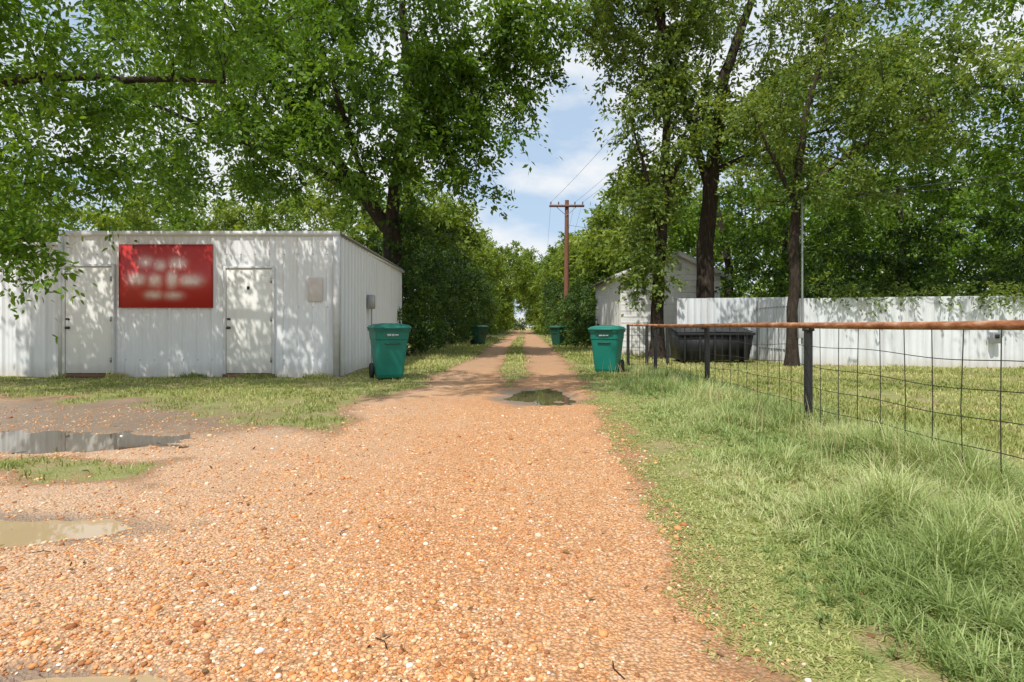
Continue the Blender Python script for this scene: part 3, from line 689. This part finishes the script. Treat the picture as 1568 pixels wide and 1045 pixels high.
def bin_(x, y, rot, s=1.0, near=True):
    BM = BINM if near else BIND; LM = LIDM if near else BIND  # far bins use the darker green that carries their shade
    B = empty('wheeled_trash_bin', (x, y, float(hfun(x, y))), rot); B.scale = (s, s, s)
    cap('body', [(.04, .235, -.24, .20, .05), (.10, .25, -.265, .24, .05), (.78, .315, -.355, .33, .06), (.80, .325, -.37, .34, .06), (.96, .335, -.39, .35, .06)], BM, B)
    cap('rim', [(.955, .36, -.42, .37, .07), (1.0, .365, -.425, .375, .07), (1.005, .345, -.40, .36, .07)], LM, B)
    cap('lid', [(1.006, .375, -.445, .38, .07), (1.03, .375, -.445, .38, .07), (1.075, .33, -.38, .36, .1), (1.10, .24, -.26, .30, .1)], LM, B)
    boxes('lid_lip', [(-.2, .2, -.475, -.44, 1.0, 1.03)], LM, B, .008)
    boxes('lid_ribs', [(a-.012, a+.012, -.22, .24, 1.098, 1.108) for a in (-.12, 0, .12)], LM, B)
    tubes('handle', [(np.array([(-.26, .36, .98), (-.26, .45, 1.02), (.26, .45, 1.02), (.26, .36, .98)]), .017)], LM, B, 8)
    for sx_ in (-1, 1):
        V_, F_ = lathe([(.0, -.035), (.05, -.038), (.06, -.025), (.11, -.02), (.12, -.035), (.148, -.03), (.155, 0), (.148, .03), (.12, .035), (.11, .02), (.06, .025), (.05, .038), (0, .035)], 24)
        mesh_np('wheel', np.stack([V_[:, 2]+sx_*.29, V_[:, 0]+.25, V_[:, 1]+.155], -1), F_, RUB, smooth=True, parent=B)
    tubes('axle', [(np.array([(-.3, .25, .155), (.3, .25, .155)]), .014)], STEEL, B, 8)
    boxes('grab_bar', [(-.15, .15, -.375, -.345, .70, .725)], BIND, B, .005)
    if near:
        boxes('label', [(-.11, -.03, -.398, -.392, .86, .90), (-.02, .03, -.398, -.392, .86, .90), (.04, .11, -.398, -.392, .865, .895)], LABEL, B)
    return B
bin_(-2.52, 12.0, math.radians(24), 1.02); bin_(2.16, 13.3, math.radians(-22), .97)
bin_(-1.85, 33, math.radians(40), 1.0, False); bin_(2.5, 31.5, math.radians(-40), 1.0, False)

ds = empty('distant_shed', (-2.6, 100, 0)); boxes('walls', [(-1.2, 1.2, 0, 3, 0, 2.1)], HOUSEW, ds); boxes('door', [(-.4, .5, -.03, 0, 0, 1.8)], TRIM, ds)
mesh_np('roof', [(-1.4, -.2, 2.1), (1.4, -.2, 2.1), (1.4, 3.2, 2.1), (-1.4, 3.2, 2.1), (0, -.2, 2.7), (0, 3.2, 2.7)], [(0, 4, 5, 3), (4, 1, 2, 5)], ROOFM, parent=ds)

# ------------------------------------------------------------------ utility pole and wires
up = empty('utility_pole', (3.5, 38, 0))
tubes('pole', [(np.array([(0, 0, -.3), (.02, 0, 4), (.05, 0, 9.2)]), np.array([.18, .16, .13]))], POLEM, up, 10)
boxes('crossarm', [(-1.1, 1.15, -.22, -.1, 8.73, 8.87)], POLEM, up)
tubes('braces', [(np.array([(s_*.65, -.16, 8.75), (s_*.03, -.16, 8.2)]), .02) for s_ in (-1, 1)], STEEL, up, 4)
V_, F_ = lathe([(0, .2), (.04, .19), (.05, .13), (.03, .11), (.055, .08), (.03, .05), (.02, 0)], 10)
for a in (-1.0, -.5, .55, 1.05): mesh_np('insulator', V_+np.array([a, -.16, 8.88]), F_, simple('porcelain', (.2, .12, .08), .3), smooth=True, parent=up)
def wire(p, q, sag, r=.007):
    t = np.linspace(0, 1, 24)[:, None]; P_ = np.array(p)*(1-t)+np.array(q)*t; P_[:, 2] -= 4*sag*(t*(1-t))[:, 0]; return (P_, r)
pl = empty('power_lines')
tubes('lines', [wire((3.5+a, 37.9, 9.05), (8.2+a, -5, 9.6), .6) for a in (-1.0, .55, 1.05)]+[wire((3.5+a, 37.9, 9.05), (6+a, 90, 9.05), .8) for a in (-1.0, .55, 1.05)]
      +[wire((7.48, 15.1, 4.35), (16, 10.5, 5.2), .25, .012), wire((7.48, 15.1, 4.35), (3.55, 37.9, 7.6), .5, .01), wire((7.48, 15.1, 4.3), (16, 10.6, 5.0), .3, .008)], simple('cable', (.03, .03, .03), .6), pl, 5)

# ------------------------------------------------------------------ litter
N = 260; Y = 1.5*np.exp(rng.random(N)*2.0); X = rng.uniform(-1, .75, N)*Y*.95
L = []
for i in range(22):
    a = rng.random()*6.28; l = rng.uniform(.01, .05); z = hfun(X[i], Y[i])+.008
    L.append((np.array([(X[i], Y[i], z), (X[i]+l*math.cos(a), Y[i]+l*math.sin(a), z+.003), (X[i]+2*l*math.cos(a+.3), Y[i]+2*l*math.sin(a+.3), z)]), .002))
tubes('fallen_twigs', L, BARK, None, 5)
C = np.stack([X, Y, hfun(X, Y)+.012], -1)
leaf_mesh('leaf_litter', C, .03, 1, 1, .032, simple('dry_leaf', (.25, .13, .05), .8, var=.3, scale=3), droop=0, hexa=True, flat=.1)

# ------------------------------------------------------------------ world, sun, camera
EL = math.radians(58); sd = np.array([-.46, -.89]); sd /= np.linalg.norm(sd)
tosun = Vector((sd[0]*math.cos(EL), sd[1]*math.cos(EL), math.sin(EL)))
w = bpy.data.worlds.new('World'); scene.world = w; w.use_nodes = True; nt = w.node_tree; nt.nodes.clear()
ou = nt.nodes.new('ShaderNodeOutputWorld'); bg = nt.nodes.new('ShaderNodeBackground'); sky = nt.nodes.new('ShaderNodeTexSky')
sky.sky_type = 'NISHITA'; sky.sun_disc = False; sky.sun_elevation = EL; sky.sun_rotation = math.atan2(tosun.x, tosun.y); sky.air_density = 1.0; sky.dust_density = 1.2
tc = nt.nodes.new('ShaderNodeTexCoord'); mp = nt.nodes.new('ShaderNodeMapping'); mp.inputs['Scale'].default_value = (1, 1, 2.0); mp.inputs['Location'].default_value = (.3, .1, .55)
no = nt.nodes.new('ShaderNodeTexNoise'); no.inputs['Scale'].default_value = 4.4; no.inputs['Detail'].default_value = 8; no.inputs['Roughness'].default_value = .5
cr = nt.nodes.new('ShaderNodeValToRGB'); cr.color_ramp.elements[0].position = .41; cr.color_ramp.elements[1].position = .56
cr.color_ramp.elements[0].color = (.1, .1, .1, 1)
hz = nt.nodes.new('ShaderNodeMix'); hz.data_type = 'RGBA'; hz.inputs[0].default_value = .7; hz.inputs[7].default_value = (3.7, 5.0, 6.6, 1)
mx = nt.nodes.new('ShaderNodeMix'); mx.data_type = 'RGBA'
mx.inputs[7].default_value = (6.5, 6.7, 6.9, 1)
nt.links.new(tc.outputs['Generated'], mp.inputs[0]); nt.links.new(mp.outputs[0], no.inputs[0]); nt.links.new(no.outputs[0], cr.inputs[0])
nt.links.new(sky.outputs[0], hz.inputs[6]); nt.links.new(hz.outputs[2], mx.inputs[6])
nt.links.new(cr.outputs[0], mx.inputs[0]); nt.links.new(mx.outputs[2], bg.inputs[0])
bg.inputs[1].default_value = .14; nt.links.new(bg.outputs[0], ou.inputs[0])
l = bpy.data.lights.new('sun', 'SUN'); l.energy = 4.6; l.angle = math.radians(.6); l.color = (1, .955, .88)
lo = bpy.data.objects.new('sun', l); COL.objects.link(lo); lo.rotation_euler = tosun.to_track_quat('Z', 'Y').to_euler()
cam = bpy.data.cameras.new('camera'); co = bpy.data.objects.new('camera', cam); COL.objects.link(co)
cam.sensor_width = 36; cam.lens = 36*900/1568; cam.shift_y = -22.5/1568; cam.clip_end = 3000; cam.clip_start = .05
co.location = (0, 0, 1.05); co.rotation_euler = (math.pi/2, 0, 0); scene.camera = co
scene.view_settings.view_transform = 'Standard'; scene.view_settings.look = 'None'; scene.view_settings.exposure = 0
